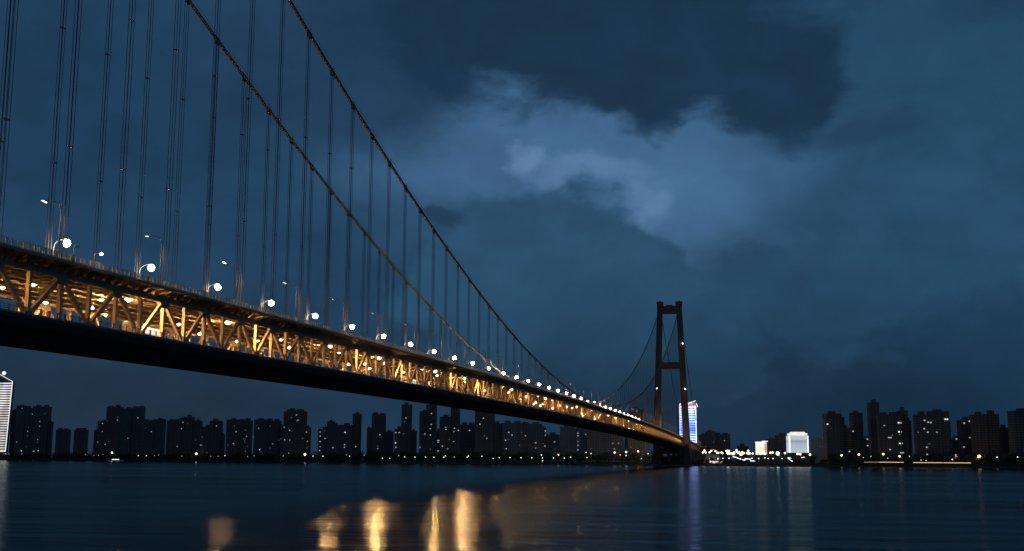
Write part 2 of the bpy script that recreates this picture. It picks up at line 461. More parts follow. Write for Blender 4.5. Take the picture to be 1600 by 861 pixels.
# ------------------------------------------------------------------ vehicles on the lower deck
M['busbody'] = mat('bus_paint', (.5, .48, .44), .35, 0, .05, .3)
M['tyre'] = mat('tyre', (.02, .02, .02), .9)
M['glass'] = mat('dark_glass', (.03, .035, .04), .1)
M['red'] = emis('tail_light_glow', (1, .05, .03), 14)
def bus(y, x, lab):
    t = empty('bus', (x, y, zd(y)-10.165), 0, lab, 'bus', 'buses on the lower deck')
    mb = MB(); mb.box(-1.25, 1.25, -6, 6, .35, 1.25); mb.box(-1.25, 1.25, -6, 6, 2.62, 3.1)
    mb.frustum((0, 0, 3.11), (1.1, 5.8), (0, 0, 3.3), (.8, 5.4))
    for sy in (-6, 5.8): mb.box(-1.24, 1.24, sy, sy+.2, 1.26, 2.61)
    mb.build('body', M['busbody'], t)
    for k in range(8):
        for sx in (-1, 1):
            w = MB(); w.box(sx*1.2-.03, sx*1.2+.03, -5.75+1.44*k, -5.75+1.44*k+1.36, 1.27, 2.6); w.build('window', M['bus_glow'], t)
    for sy in (-3.9, 3.6):
        for sx in (-1, 1):
            w = MB(); w.tube([(sx*1.27, sy, .48), (sx*.95, sy, .48)], .48, 12); w.build('wheel', M['tyre'], t)
    for sx in (-1, 1):
        w = MB(); w.box(sx*.95-.12, sx*.95+.12, -6.05, -6.01, .9, 1.1); w.build('tail_light', M['red'], t)
bus(219, -4.6, 'white bus with lit windows behind the near truss at left')
bus(403, -4.6, 'white bus with lit windows farther along the lower deck')
y = 398.; t = empty('car', (-1.9, y-7, zd(y)-10.165), 0, 'small car with red tail lights behind the near railing', 'car')
mb = MB(); mb.box(-.88, .88, -2.2, 2.2, .3, .85); mb.frustum((0, -.2, .86), (.84, 1.5), (0, -.2, 1.42), (.66, .95)); mb.build('body', M['busbody'], t)
mb = MB(); mb.frustum((0, -.2, .9), (.86, 1.45), (0, -.2, 1.34), (.71, 1.05)); mb.build('window', M['glass'], t)
for sx in (-1, 1):
    for sy in (-1.35, 1.35):
        w = MB(); w.tube([(sx*.9, sy, .32), (sx*.66, sy, .32)], .32, 10); w.build('wheel', M['tyre'], t)
    w = MB(); w.box(sx*.66-.16, sx*.66+.16, -2.25, -2.21, .6, .78); w.build('tail_light', M['red'], t)

# ------------------------------------------------------------------ river, banks
wm = bpy.data.materials.new('river_water'); wm.use_nodes = True
nt = wm.node_tree; n = nt.nodes; n.remove(n['Principled BSDF'])
tc = n.new('ShaderNodeTexCoord')
def wave(scale, sx, sy, rot, detail):
    mp = n.new('ShaderNodeMapping'); mp.inputs['Scale'].default_value = (sx, sy, 1); mp.inputs['Rotation'].default_value = (0, 0, rot)
    nz = n.new('ShaderNodeTexNoise'); nz.inputs['Scale'].default_value = scale; nz.inputs['Detail'].default_value = detail
    nt.links.new(tc.outputs['Object'], mp.inputs['Vector']); nt.links.new(mp.outputs['Vector'], nz.inputs['Vector']); return nz
w1 = wave(.12, 1, 3.2, -.35, 4); w2 = wave(.018, 1, 4, -.3, 3)
ad = n.new('ShaderNodeMath'); ad.operation = 'MULTIPLY_ADD'; ad.inputs[1].default_value = 5.
nt.links.new(w2.outputs['Fac'], ad.inputs[0]); nt.links.new(w1.outputs['Fac'], ad.inputs[2])
bp = n.new('ShaderNodeBump'); bp.inputs['Strength'].default_value = .16; bp.inputs['Distance'].default_value = .6
nt.links.new(ad.outputs[0], bp.inputs['Height'])
gl = n.new('ShaderNodeBsdfAnisotropic'); gl.distribution = 'BECKMANN'; gl.inputs['Color'].default_value = (.43, .46, .45, 1)
df = n.new('ShaderNodeBsdfDiffuse'); df.inputs['Color'].default_value = (.006, .012, .015, 1)
fr = n.new('ShaderNodeFresnel'); fr.inputs['IOR'].default_value = 1.33
mx = n.new('ShaderNodeMixShader'); nt.links.new(fr.outputs[0], mx.inputs[0]); nt.links.new(df.outputs[0], mx.inputs[1]); nt.links.new(gl.outputs[0], mx.inputs[2])
nt.links.new(bp.outputs['Normal'], gl.inputs['Normal'])
rr = n.new('ShaderNodeMapRange'); rr.inputs['From Min'].default_value = .35; rr.inputs['From Max'].default_value = .65
rr.inputs['To Min'].default_value = .175; rr.inputs['To Max'].default_value = .235
w3 = wave(.006, 1, 3, -.3, 3)
nt.links.new(w3.outputs['Fac'], rr.inputs['Value']); nt.links.new(rr.outputs['Result'], gl.inputs['Roughness'])
nt.links.new(mx.outputs[0], n['Material Output'].inputs['Surface'])
mb = MB(); mb.add([(-30000, -8000, 0), (30000, -8000, 0), (30000, 40000, 0), (-30000, 40000, 0)], [(0, 1, 2, 3)])
structure(mb.build('river_water', wm))
mb = MB(); pxs = [-700, -400, -150, 0, 200, 400, 600, 800, 1000, 1200, 1400, 1600, 1900, 2400]
rings = [(0, -1.5), (4, .2), (16, 3.2), (28, 4.2), (120, 4.6), (600, 5), (20000, 6)]
vs = []
back = Vector((-math.sin(YAW+.74), math.cos(YAW+.74), 0))
back = Vector((.503, .864, 0))
for px in pxs:
    p = at_f(px, 700, bank_f(px)); jag = R.uniform(-4, 4)
    for d, z in rings: vs.append((p.x+back.x*(d+jag), p.y+back.y*(d+jag), z))
k = len(rings)
mb.add(vs, [(i*k+j, (i+1)*k+j, (i+1)*k+j+1, i*k+j+1) for i in range(len(pxs)-1) for j in range(k-1)])
structure(mb.build('far_bank_ground', M['bank']))
mb = MB(); mb.add([(-400, 34, -1.5), (600, 34, -1.5), (600, 14, 5.6), (-400, 14, 5.6), (600, -900, 6), (-400, -900, 6)], [(0, 1, 2, 3), (3, 2, 4, 5)])
structure(mb.build('near_bank_ground', M['bank']))
# ------------------------------------------------------------------ skyline
def facade(name, wall, glass):
    m = bpy.data.materials.new(name); m.use_nodes = True; nt = m.node_tree; n = nt.nodes; b = n['Principled BSDF']
    tc = n.new('ShaderNodeTexCoord'); sx = n.new('ShaderNodeSeparateXYZ'); cx = n.new('ShaderNodeCombineXYZ'); ad = n.new('ShaderNodeMath')
    nt.links.new(tc.outputs['Object'], sx.inputs[0]); nt.links.new(sx.outputs[0], ad.inputs[0]); nt.links.new(sx.outputs[1], ad.inputs[1])
    nt.links.new(ad.outputs[0], cx.inputs[0]); nt.links.new(sx.outputs[2], cx.inputs[1])
    br = n.new('ShaderNodeTexBrick'); br.offset = 0; br.inputs['Scale'].default_value = 1
    br.inputs['Brick Width'].default_value = 4.2; br.inputs['Row Height'].default_value = 3.1; br.inputs['Mortar Size'].default_value = .75
    br.inputs['Color1'].default_value = glass+(1,); br.inputs['Color2'].default_value = tuple(x*1.5 for x in glass)+(1,); br.inputs['Mortar'].default_value = wall+(1,)
    nt.links.new(cx.outputs[0], br.inputs['Vector'])
    nz = n.new('ShaderNodeTexNoise'); nz.inputs['Scale'].default_value = .02; nt.links.new(tc.outputs['Object'], nz.inputs['Vector'])
    mx = n.new('ShaderNodeMix'); mx.data_type = 'RGBA'; mx.blend_type = 'MULTIPLY'; mx.inputs[0].default_value = .5
    nt.links.new(br.outputs['Color'], mx.inputs[6]); nt.links.new(nz.outputs['Fac'], mx.inputs[7])
    nt.links.new(mx.outputs[2], b.inputs['Base Color']); b.inputs['Roughness'].default_value = .85
    return m
FA = [facade('facade_dark', (.27, .22, .20), (.09, .085, .085)), facade('facade_brown', (.30, .22, .185), (.09, .08, .08)),
      facade('facade_grey_city_glow', (.27, .27, .28), (.10, .10, .115)), facade('facade_pale_city_glow', (.38, .37, .37), (.15, .15, .17))]  # lighter walls; city glow on the middle skyline is put into their colour
WIN = [emis('window_warm', (1, .84, .62), .3, False), emis('window_white', (.85, .93, 1), .45, False),
       emis('window_dim', (1, .86, .7), .07, False), emis('window_bright', (.88, .95, 1), 1.2, False)]
Wm = {}
def win_mesh(i):
    if i not in Wm:
        mb = MB(); mb.box(-.95, .95, -.12, .12, -.75, .75)
        me = bpy.data.meshes.new('lit_window'); me.from_pydata(mb.v, [], mb.f); me.materials.append(WIN[i]); Wm[i] = me
    return Wm[i]
def building(blocks, off, fm, label, wins=0, at=(), group=None, cat='tower block', name='tower_block', roof=True):
    x0 = min(q[0] for q in blocks); x1 = max(q[1] for q in blocks); pc = (x0+x1)/2
    f = bank_f(pc)+off
    base = at_f(pc, 700, f); base.z = 4.4
    yaw = YAW+math.radians(R.uniform(-9, 9))
    t = empty(name, base, yaw, label, cat, group)
    spots = []
    for i, (a, bq, top) in enumerate(blocks):
        xa, xb = (a-pc)/F*f, (bq-pc)/F*f
        h = at_f((a+bq)/2, top, f).z-4.4
        dep = min(max(14, (xb-xa)*R.uniform(.5, .8)), 26); yo = i*2.3
        mb = MB(); y0, y1 = -dep/2+yo, dep/2+yo
        xa2, xb2 = xa+.02*i, xb-.02*i
        mb.box(xa2, xb2, y0, y1, -1, h-1.6)
        wd = xb2-xa2; nf = max(2, int(wd/6.5))
        for k in range(nf+1):                                   # facade piers
            xx = xa2+.5+(wd-1)*k/nf
            mb.box(xx-.45, xx+.45, y0-.7, y0-.003, 0, h-1.61)
        zz = 9.
        while zz < h-8:                                         # balcony and storey bands
            mb.box(xa2+1.2, xb2-1.2, y0-.45, y0-.004, zz, zz+.5); zz += 6.2
        mb.box(xa2-.3, xb2+.3, y0-.3, y1+.3, h-1.59, h)         # parapet
        part = mb.build('main_block' if i == 0 else 'wing', FA[fm], t)
        if roof:
            rb = MB(); n = 1+int(wd > 26)
            for k in range(n):
                u = xa2+wd*(k+.5)/n+R.uniform(-.1, .1)*wd/n; w = min(5, wd*.2)
                rb.box(u-w, u+w, yo-3.5, yo+3.5, h+.01, h+R.uniform(2.5, 5))
            if R.random() < .3: rb.tube([(u, yo, h+2), (u, yo, h+R.uniform(8, 14))], .25, 5)
            rb.build('roof_house', FA[fm], part)
        spots.append((xa2, xb2, y0, h, part))
    def add(xl, zl, y0, part, kind):
        o = bpy.data.objects.new('lit_window', win_mesh(kind)); COL.objects.link(o); o.parent = part
        o.location = (xl, y0-.85, zl)
    for k in range(int(wins*.6+.5)):
        xa2, xb2, y0, h, part = R.choice(spots)
        zl = 6+3.1*R.randint(2, max(3, int((h-14)/3.1)))
        add(xa2+2+(xb2-xa2-4)*R.random(), zl, y0, part, R.choice((0, 1, 2, 2, 2)))
    for q in at:
        px, py = q[:2]; kind = q[2] if len(q) > 2 else 1
        xl = (px-pc)/F*f; zl = at_f(px, py, f).z-4.4
        best = min(spots, key=lambda s_: (0 if s_[0] <= xl <= s_[1] and zl < s_[3] else 1, s_[2]))
        add(xl, zl, best[2], best[4], kind)
    return t
B = building
B([(16, 25, 641)], 150, 0, 'narrow dark slab half hidden behind the lit white-banded tower', 0)
B([(23, 36, 634), (35, 48, 637)], 90, 2, 'dark pair of joined towers right of the lit white-banded tower', 2, [(32, 638, 0), (48.2, 647, 1), (42.5, 668, 2), (42.4, 674, 1), (42.5, 681, 2), (41.5, 698, 2)])
B([(51, 74, 635.5), (73, 79, 659)], 110, 0, 'dark tower with four lit windows and low right wing', 0, [(62.7, 658.8, 1), (62.7, 666.3, 1), (61.3, 687, 1), (61, 691.5, 2), (69.8, 646.5, 2)])
B([(88.5, 107, 671.5)], 150, 0, 'low dark block standing alone, left one of two look-alikes', 0)
B([(116.5, 135, 671.5)], 160, 0, 'low dark block standing alone, right one of two look-alikes', 1)
B([(166, 187, 636), (152, 167, 658), (146, 153, 672)], 80, 1, 'tall dark tower stepping down to two lower wings on its left', 1, [(160, 662, 1), (160, 674.5, 0), (168, 658, 2), (184, 652, 2), (184, 656.6, 1), (167, 694.5, 1), (172, 690, 2)])
B([(191, 205, 638), (204, 222, 637)], 100, 0, 'tall dark twin-topped tower with one lit window', 0, [(214.6, 653, 1), (201, 685, 0)])
B([(240, 256, 655), (222, 241, 658)], 130, 0, 'broad dark block with a slightly higher right half', 0, [(228, 668.5, 2), (237.5, 674.5, 1)])
B([(287, 301, 651.5), (272, 288, 655), (259, 273, 657), (300, 312, 658)], 110, 1, 'broad four-part dark block with a raised middle', 1, [(285.5, 660, 1), (283.5, 670, 1), (294, 662, 2), (278, 697.5, 0), (316, 695.5, 1)])
B([(328, 345, 657.5), (315, 329, 667), (344, 349, 679)], 90, 0, 'small dark stepped block with one bright upper window', 1, [(338.6, 666, 1), (316.4, 683, 2), (316, 695.5, 0)])
B([(354, 371, 655.5), (370, 391.5, 657)], 80, 0, 'dark double block with a scatter of lit windows in its lower half', 20, [(385.6, 682, 0), (397, 683, 1)])
B([(397, 416, 655.5), (415, 436, 657), (435, 441, 665)], 100, 0, 'dark double block left of the crowned tower, few windows lit', 7, [(428, 693.6, 0), (423, 666, 2)])
B([(443.5, 477, 643), (450, 472, 641.2), (476, 484, 668)], 80, 1, 'broad dark tower with a low crown and many lit windows', 24, [(463, 648.8, 1), (455.4, 652.8, 2), (465.4, 657, 1), (480, 689.6, 0), (445, 668, 0), (454, 688, 0)])
B([(512, 551, 664), (511, 521, 658.5), (497, 513, 670)], 90, 0, 'long dark block with a row of lit windows down its left edge', 6, [(500.4, 675, 1), (500.5, 681.5, 1), (500.5, 690, 1), (501, 698, 0), (500, 704, 1), (507.5, 673, 2), (508, 685, 1), (540.6, 675.8, 3), (540.4, 695, 1), (540.4, 699, 1), (522.5, 699.5, 1)])
B([(550.6, 563.5, 647)], 130, 1, 'slim dark tower with a flat top at the right end of the long block', 0, [(556.4, 698, 1)])
B([(580, 602, 647.5), (573, 581, 668.5), (601, 614.5, 674)], 100, 0, 'dark tower with low wings on both sides beneath the bridge', 0, [(592.8, 679.5, 1), (590, 697, 2), (590, 701, 0)])
B([(627, 642.5, 632.5), (616.5, 628, 670), (642, 650, 673)], 90, 1, 'very tall slim tower with a notched top, low wings both sides', 1, [(634, 653.5, 1), (624, 676, 1), (618.5, 676, 1), (618.5, 692, 3), (619, 699, 1), (631, 678, 2)])
B([(666, 681, 632.5), (655.5, 667, 642.5)], 85, 0, 'very tall slim tower joined to a shorter one on its left', 0, [(674.6, 646.5, 1), (674.6, 663.4, 1), (673, 670, 0), (673.6, 680, 1), (664.6, 678.2, 1), (657, 699, 0), (674, 702, 2)])
B([(681, 688, 674)], 140, 3, 'narrow pale low block speckled with small lit windows', 9)
B([(704.5, 717.5, 636), (687, 705, 651)], 80, 0, 'dark tower reaching the bridge underside with a shorter left half', 1, [(697, 668, 0), (697.3, 671, 1), (711, 669.5, 1), (717, 672.6, 1), (710, 674.6, 0), (692, 697, 1), (702.6, 687, 2), (710, 690, 0)])
B([(718.5, 742, 664)], 190, 2, 'low grey block between two dark towers beneath the bridge', 1)
B([(743, 772, 640), (771, 784, 662)], 100, 0, 'wide dark tower cut off by the bridge underside', 0, [(756.4, 653.8, 1), (751, 663, 1), (762, 685, 0), (758, 681, 2)])
B([(784, 816, 661), (815, 846, 662), (845, 853, 668)], 150, 2, 'long greyish apartment row with vertical lit strips beneath the bridge', 8, [(799, 680, 1), (789, 688, 1), (814, 676, 2), (820, 681, 0), (836, 692, 1), (836, 700, 0), (851.5, 673.5, 1), (851.5, 680, 0), (851, 697, 1)])
B([(854, 875, 679)], 220, 3, 'low pale block with blue-white windows behind the grey row', 8)
B([(876, 896, 667), (895, 917, 669)], 190, 3, 'pale ribbed double block beneath the bridge', 3, [(902.5, 677, 1), (902.5, 681, 1), (902.5, 690, 0), (902.5, 696, 1), (902.3, 703, 1)])
B([(918, 945, 672), (944, 974, 676)], 180, 2, 'grey block in the shadow under the narrowing bridge', 6)
B([(986, 1004, 640)], 420, 0, 'dark tower standing above the far deck left of the bridge tower', 0, [(988, 640.5, 1), (994, 642.5, 1), (988, 650, 1), (1000, 652, 2)])
B([(1027, 1035.5, 646.5)], 460, 0, 'narrow dark tower just right of the far bridge tower leg', 0, [(1032, 652, 1), (1032, 656, 1), (1032, 660, 0)])
B([(978, 1012, 684)], 240, 0, 'low dark block beneath the far end of the bridge', 3)
B([(1104, 1118, 674), (1094, 1105, 679.5), (1117, 1141, 678.5)], 700, 1, 'dark block with raised middle right of the blue-lit tower', 3, [(1113, 679, 2), (1131.5, 688.5, 1), (1113.5, 691, 2)])
B([(1212, 1230.5, 680), (1197.5, 1213, 686)], 620, 0, 'dark block between the two lit buildings on the right bank', 6)
B([(1153, 1168, 697)], 800, 0, 'low dark shed-like block behind the viaduct lamps', 0)
B([(1268, 1288, 686)], 500, 3, 'faint pale low block left of the right-hand dark towers', 3)
B([(1289, 1313.5, 646.5), (1313, 1319, 652), (1312, 1331, 668)], 80, 0, 'dark tower with lower right wing, leftmost of the right-hand skyline', 0, [(1291, 663, 3), (1331, 674, 1), (1326, 705.5, 1)])
B([(1331.5, 1347, 645)], 110, 0, 'slim dark tower without lit windows, left of the tallest one', 0)
B([(1349, 1359, 685)], 150, 2, 'low grey block in the gap left of the tallest slim tower', 2, [(1354, 686.5, 1)])
B([(1359.5, 1374, 629)], 90, 1, 'tallest slim dark tower of the right-hand skyline', 0, [(1376, 654, 1)])
B([(1374, 1407, 648), (1406, 1419, 641.5), (1418, 1424, 657)], 75, 0, 'broad dark tower with four bright pairs of windows on its right', 3,
  [(1403.6, 661, 3), (1407, 661, 1), (1403.6, 675, 3), (1407.5, 675, 1), (1388, 684, 1), (1391, 684, 1), (1404, 693, 3), (1408, 693, 1), (1405, 707.5, 1), (1409, 707.5, 1), (1389, 702.5, 1), (1404, 679, 2)])
B([(1453, 1482, 643), (1432.5, 1454, 647.5), (1480, 1485, 658)], 75, 0, 'broad dark tower with a very bright window at its top right edge', 5,
  [(1476, 655.5, 3), (1479, 655.5, 3), (1445.6, 657, 1), (1451, 660, 1), (1454, 660.5, 1), (1444.4, 670, 1), (1449.5, 675.5, 1), (1447, 699, 1), (1451, 693.6, 2), (1447, 710, 1)])
B([(1486, 1500, 686)], 150, 2, 'low grey block between two broad dark towers at right', 3, [(1493, 686, 1)])
B([(1500.5, 1522, 656.5)], 120, 0, 'shorter dark block with lit windows along its top edge', 1, [(1503.5, 661.5, 1), (1512, 658.5, 1), (1516, 660, 1), (1519.5, 658.5, 1), (1521, 686, 1), (1501, 698.6, 1)])
B([(1521.5, 1541, 648), (1540, 1561, 647)], 80, 1, 'broad dark double tower without bright windows, second from right', 0)
B([(1564, 1576, 668.5)], 110, 0, 'low slim dark block near the right edge', 0)
B([(1581, 1612, 642), (1610, 1640, 650)], 80, 0, 'dark tower cut by the right edge of the picture', 0, [(1597, 703, 1), (1596, 708, 2)])

# ---- lit landmark buildings
def stripes(name, stops, period, duty, strength, dark, axis=2, var=.5):
    """lit facade: luminous bands every PERIOD metres, colours changing with height (stops: fraction, colour)."""
    m = bpy.data.materials.new(name); m.use_nodes = True; nt = m.node_tree; n = nt.nodes; b = n['Principled BSDF']
    tc = n.new('ShaderNodeTexCoord'); sp = n.new('ShaderNodeSeparateXYZ'); nt.links.new(tc.outputs['Object'], sp.inputs[0])
    d = n.new('ShaderNodeMath'); d.operation = 'DIVIDE'; d.inputs[1].default_value = period; nt.links.new(sp.outputs[axis], d.inputs[0])
    fr = n.new('ShaderNodeMath'); fr.operation = 'FRACT'; nt.links.new(d.outputs[0], fr.inputs[0])
    lt = n.new('ShaderNodeMath'); lt.operation = 'LESS_THAN'; lt.inputs[1].default_value = duty; nt.links.new(fr.outputs[0], lt.inputs[0])
    g = n.new('ShaderNodeSeparateXYZ'); nt.links.new(tc.outputs['Generated'], g.inputs[0])
    rp = n.new('ShaderNodeValToRGB'); nt.links.new(g.outputs[2], rp.inputs['Fac'])
    while len(rp.color_ramp.elements) < len(stops): rp.color_ramp.elements.new(.5)
    for e, (p, cc) in zip(rp.color_ramp.elements, stops): e.position = p; e.color = cc+(1,)
    nz = n.new('ShaderNodeTexNoise'); nz.inputs['Scale'].default_value = 3.; nz.inputs['Detail'].default_value = 2
    nt.links.new(tc.outputs['Generated'], nz.inputs['Vector'])
    mr = n.new('ShaderNodeMapRange'); mr.inputs['From Min'].default_value = .35; mr.inputs['From Max'].default_value = .65
    mr.inputs['To Min'].default_value = 1-var; mr.inputs['To Max'].default_value = 1.1; nt.links.new(nz.outputs['Fac'], mr.inputs['Value'])
    m1 = n.new('ShaderNodeMath'); m1.operation = 'MULTIPLY'; nt.links.new(lt.outputs[0], m1.inputs[0]); nt.links.new(mr.outputs['Result'], m1.inputs[1])
    m2 = n.new('ShaderNodeMath'); m2.operation = 'MULTIPLY_ADD'; m2.inputs[1].default_value = strength; m2.inputs[2].default_value = dark
    nt.links.new(m1.outputs[0], m2.inputs[0])
    nt.links.new(rp.outputs['Color'], b.inputs['Emission Color']); nt.links.new(m2.outputs[0], b.inputs['Emission Strength'])
    b.inputs['Base Color'].default_value = (.08, .08, .09, 1)
    return m
LINE = emis('outline_light', (.95, .95, 1), 1.2); REDL = emis('red_strip_light', (1, .12, .22), 1.6)
def site(px, off, label, name='lit_tower', cat='tower block'):
    f = bank_f(px)+off; p = at_f(px, 700, f); p.z = 4.4
    t = empty(name, p, YAW, label, cat)
    X = lambda q: (q-px)/F*f
    Z = lambda py: at_f(px, py, f).z-4.4
    return t, X, Z
# left edge: white banded tower with a gabled luminous outline and a ball
t, X, Z = site(-3, 40, 'bright white-banded tower cut by the left edge with a glowing ball on top')
za, zb, zt = Z(704.5), Z(597), Z(589.5)
mb = MB(); w0, w1 = X(13), X(17.3)
mb.frustum((0, -11, 0), (w0+.2, 6), (0, -13, zb), (w1-.1, 7)); mb.build('core', FA[0], t)
mb = MB(); mb.frustum((0, -17.6, za), (w0-1, .5), (0, -20.6, zb-1), (w1-1.2, .5))
mb.build('light_band_facade', stripes('banded_facade_glow', [(0, (1, .93, .86)), (.75, (1, .93, .88)), (1, (.82, .9, 1))], 6.6, .52, .95, .03), t)
mb = MB(); mb.add([(-w1, -20, zb), (w1, -20, zb), (w1, -6, zb), (-w1, -6, zb), (0, -16, zt+5), (0, -8, zt+5)], [(0, 1, 4), (1, 2, 5, 4), (2, 3, 5), (3, 0, 4, 5)])
mb.build('roof', FA[0], t)
for sg in (-1, 1):
    mb = MB(); mb.beam((sg*w0, -18.4, za-2), (sg*w1, -21, zb), 1.3, 1.3); mb.beam((sg*w1, -21, zb+.5), (0, -18.5, zt+6), 1.2, 1.2)
    mb.build('outline_light', LINE, t)
mb = MB(); mb.beam((-w0, -18.4, za-1.4), (w0, -18.4, za-1.4), 1.4, 1.4, (0, 0, 1)); mb.build('outline_light', LINE, t)
mb = MB(); mb.tube([(X(1), -12, zt), (X(1), -12, zt+8)], 1., 6); mb.build('mast', M['pole'], t)
mb = MB(); mb.ball((X(1), -12, Z(583.5)), 5.2, 12, 8); mb.build('roof_ball', emis('roof_ball_glow', (1, .96, .85), 1.0), t, True)
# the blue-white media tower behind the bridge tower
t, X, Z = site(1075, 330, 'blue-white lit tower with slanted outlined roof behind the bridge tower leg')
xl, xr, za, zb = X(1061), X(1087.2), Z(692), Z(634.6)
mb = MB(); mb.box(xl+.4, xr-.4, -10, 14, 0, zb+2); mb.build('core', FA[0], t)
mb = MB(); mb.box(xl, xr, -11, -10.01, za, zb)
mb.build('screen_facade', stripes('screen_facade_glow', [(0, (.28, .40, 1)), (.2, (.18, .28, 1)), (.35, (.05, .11, .9)), (.6, (.22, .35, 1)), (1, (.32, .46, 1))], 4.15, .62, 3.8, .2), t)
mb = MB(); mb.box(xl, xl+1.2, -12, -11.02, za, zb); mb.box(xr-1.2, xr, -12, -11.02, za, zb); mb.build('outline_light', LINE, t)
mb = MB(); mb.box(xl+2, xr-1.4, -12, -11.02, zb-.5, zb+2.4); mb.build('red_band', REDL, t)
mb = MB(); mb.add([(xl+1, -9, zb+2.02), (xr-.5, -9, zb+2.02), (xr-.5, 13, zb+2.02), (xl+1, 13, zb+2.02), (xr-.5, -9, Z(628)), (xr-.5, 13, Z(628))], [(0, 1, 4), (1, 2, 5, 4), (2, 3, 5), (3, 0, 4, 5), (0, 3, 2, 1)])
mb.build('roof', FA[0], t)
mb = MB(); mb.beam((X(1072), -10, Z(631.5)), (xr-.4, -10, Z(626.7)), 1.5, 1.2, (0, 1, 0)); mb.beam((X(1073), -10, Z(630.6)), (xr-3, -10, Z(630.2)), 1.1, 1., (0, 1, 0))
mb.beam((xr+.4, -10, Z(630.5)), (X(1090.2), -9, Z(636)), 1.4, 1.2, (0, 1, 0)); mb.beam((xl+.2, -11, Z(634.6)), (X(1063.2), -9, Z(630.8)), 1.3, 1.2, (0, 1, 0)); mb.build('outline_light', LINE, t)
# small warm-lit building and the pale drum-topped one
t, X, Z = site(1189, 520, 'small bright cream floodlit building behind the viaduct lamps', 'lit_building', 'building')
zb = Z(691.5)
za = Z(710.5); mb = MB(); mb.box(X(1180), X(1199), -14, 12, 0, za-.01); mb.build('podium', FA[0], t)
mb = MB(); mb.box(X(1182.2), X(1192.3), -9, 9, za, zb)
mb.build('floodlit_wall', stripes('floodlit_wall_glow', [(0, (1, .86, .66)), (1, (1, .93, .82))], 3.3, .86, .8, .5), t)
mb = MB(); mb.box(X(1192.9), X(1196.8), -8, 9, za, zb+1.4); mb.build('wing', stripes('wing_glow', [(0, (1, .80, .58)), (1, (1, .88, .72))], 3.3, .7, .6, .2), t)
mb = MB(); mb.box(X(1181.8), X(1193.5), -9.5, 9, zb+.01, zb+1.3); mb.box(X(1192), X(1198.2), -8.6, 9, zb+1.42, zb+2.8); mb.build('cornice_light', LINE, t)
t, X, Z = site(1246.5, 430, 'pale blue-white floodlit building with a stepped bright crown', 'lit_building', 'building')
za, zb = Z(707.5), Z(681)
mb = MB()
n = 12; pts = [(X(1246.5+14.6*math.sin(-1+2*k/n)/math.sin(1)), -5-6*math.cos(-1.2+2.4*k/n)) for k in range(n+1)]
b2 = MB(); b2.box(X(1230), X(1263), -15, 14.5, 0, za-.01); b2.build('podium', FA[0], t)
vs = [(x, y, z) for z in (za, zb) for x, y in pts+[(pts[-1][0], 14), (pts[0][0], 14)]]; q = n+3
mb.add(vs, [(k, (k+1) % q, q+(k+1) % q, q+k) for k in range(q)]+[tuple(range(q-1, -1, -1)), tuple(range(q, 2*q))])
mb.build('curtain_wall', stripes('curtain_wall_glow', [(0, (.80, .92, 1)), (.3, (.72, .84, .95)), (.55, (.66, .78, .9)), (.68, (.45, .55, .68)), (.78, (.75, .85, .96)), (1, (.88, .94, 1))], 2.1, .72, .2, .45, 0, .35), t)
for sx in (1232.4, 1260.6):
    mb = MB(); mb.box(X(sx)-.8, X(sx)+.8, -9.5, -5, za, zb); mb.build('edge_light', LINE, t)
mb = MB(); mb.box(X(1233.6), X(1259.5), -11, 12, zb+.8, Z(677)); mb.build('crown', stripes('crown_glow', [(0, (1, .9, .78)), (1, (1, .82, .66))], 2.6, .8, 1.0, .4), t)
mb = MB(); mb.box(X(1236.8), X(1256.5), -9, 10, Z(677)+.01, Z(675)); mb.build('crown_top', stripes('crown_top_glow', [(0, (1, .92, .82)), (1, (1, .85, .7))], 9, 1, .8, .3), t)

# ------------------------------------------------------------------ riverside trees: a mass, and a few one can tell apart
def leaf_clump(mb, c, rx, rz, n, size, rnd):
    for _ in range(n):
        while True:
            d = Vector((rnd.uniform(-1, 1), rnd.uniform(-1, 1), rnd.uniform(-1, 1)))
            if .2 < d.length < 1: break
        p = Vector((c[0]+d.x*rx, c[1]+d.y*rx, c[2]+d.z*rz)); s_ = size*rnd.uniform(.6, 1.3)
        a = Vector((rnd.gauss(0, 1), rnd.gauss(0, 1), rnd.gauss(0, .6))).normalized(); b_ = a.orthogonal().normalized()
        mb.add([p-a*s_, p+b_*s_*.6, p+a*s_, p-b_*s_*.6], [(0, 1, 2, 3)])
mb = MB(); RT = random.Random(3)
px = -200.
while px < 1900:
    lit = 1080 < px < 1290
    f = bank_f(px)
    for row in range(2):
        off = RT.uniform(26, 44)+row*30; q = px+RT.uniform(-3, 3)
        p = at_f(q, 700, f+off)
        hgt = RT.uniform(7, 13)*(1.25 if 560 < px < 1000 else 1)+row*2.5
        if RT.random() < .12: hgt *= 1.35
        if lit:
            if row: continue
            hgt = RT.uniform(3.5, 6)
        r = hgt*.45
        for k in range(3):
            leaf_clump(mb, (p.x+RT.uniform(-r, r)*.7, p.y+RT.uniform(-r, r)*.5, 4.4+hgt*(.35+.22*k)), r*RT.uniform(.7, 1.05), hgt*.3, 22, 1.5, RT)
    px += 4.2*bank_f(800)/f*(1+(.6 if lit else 0))
o = mb.build('riverside_woods', M['leaf']); o['kind'] = 'stuff'
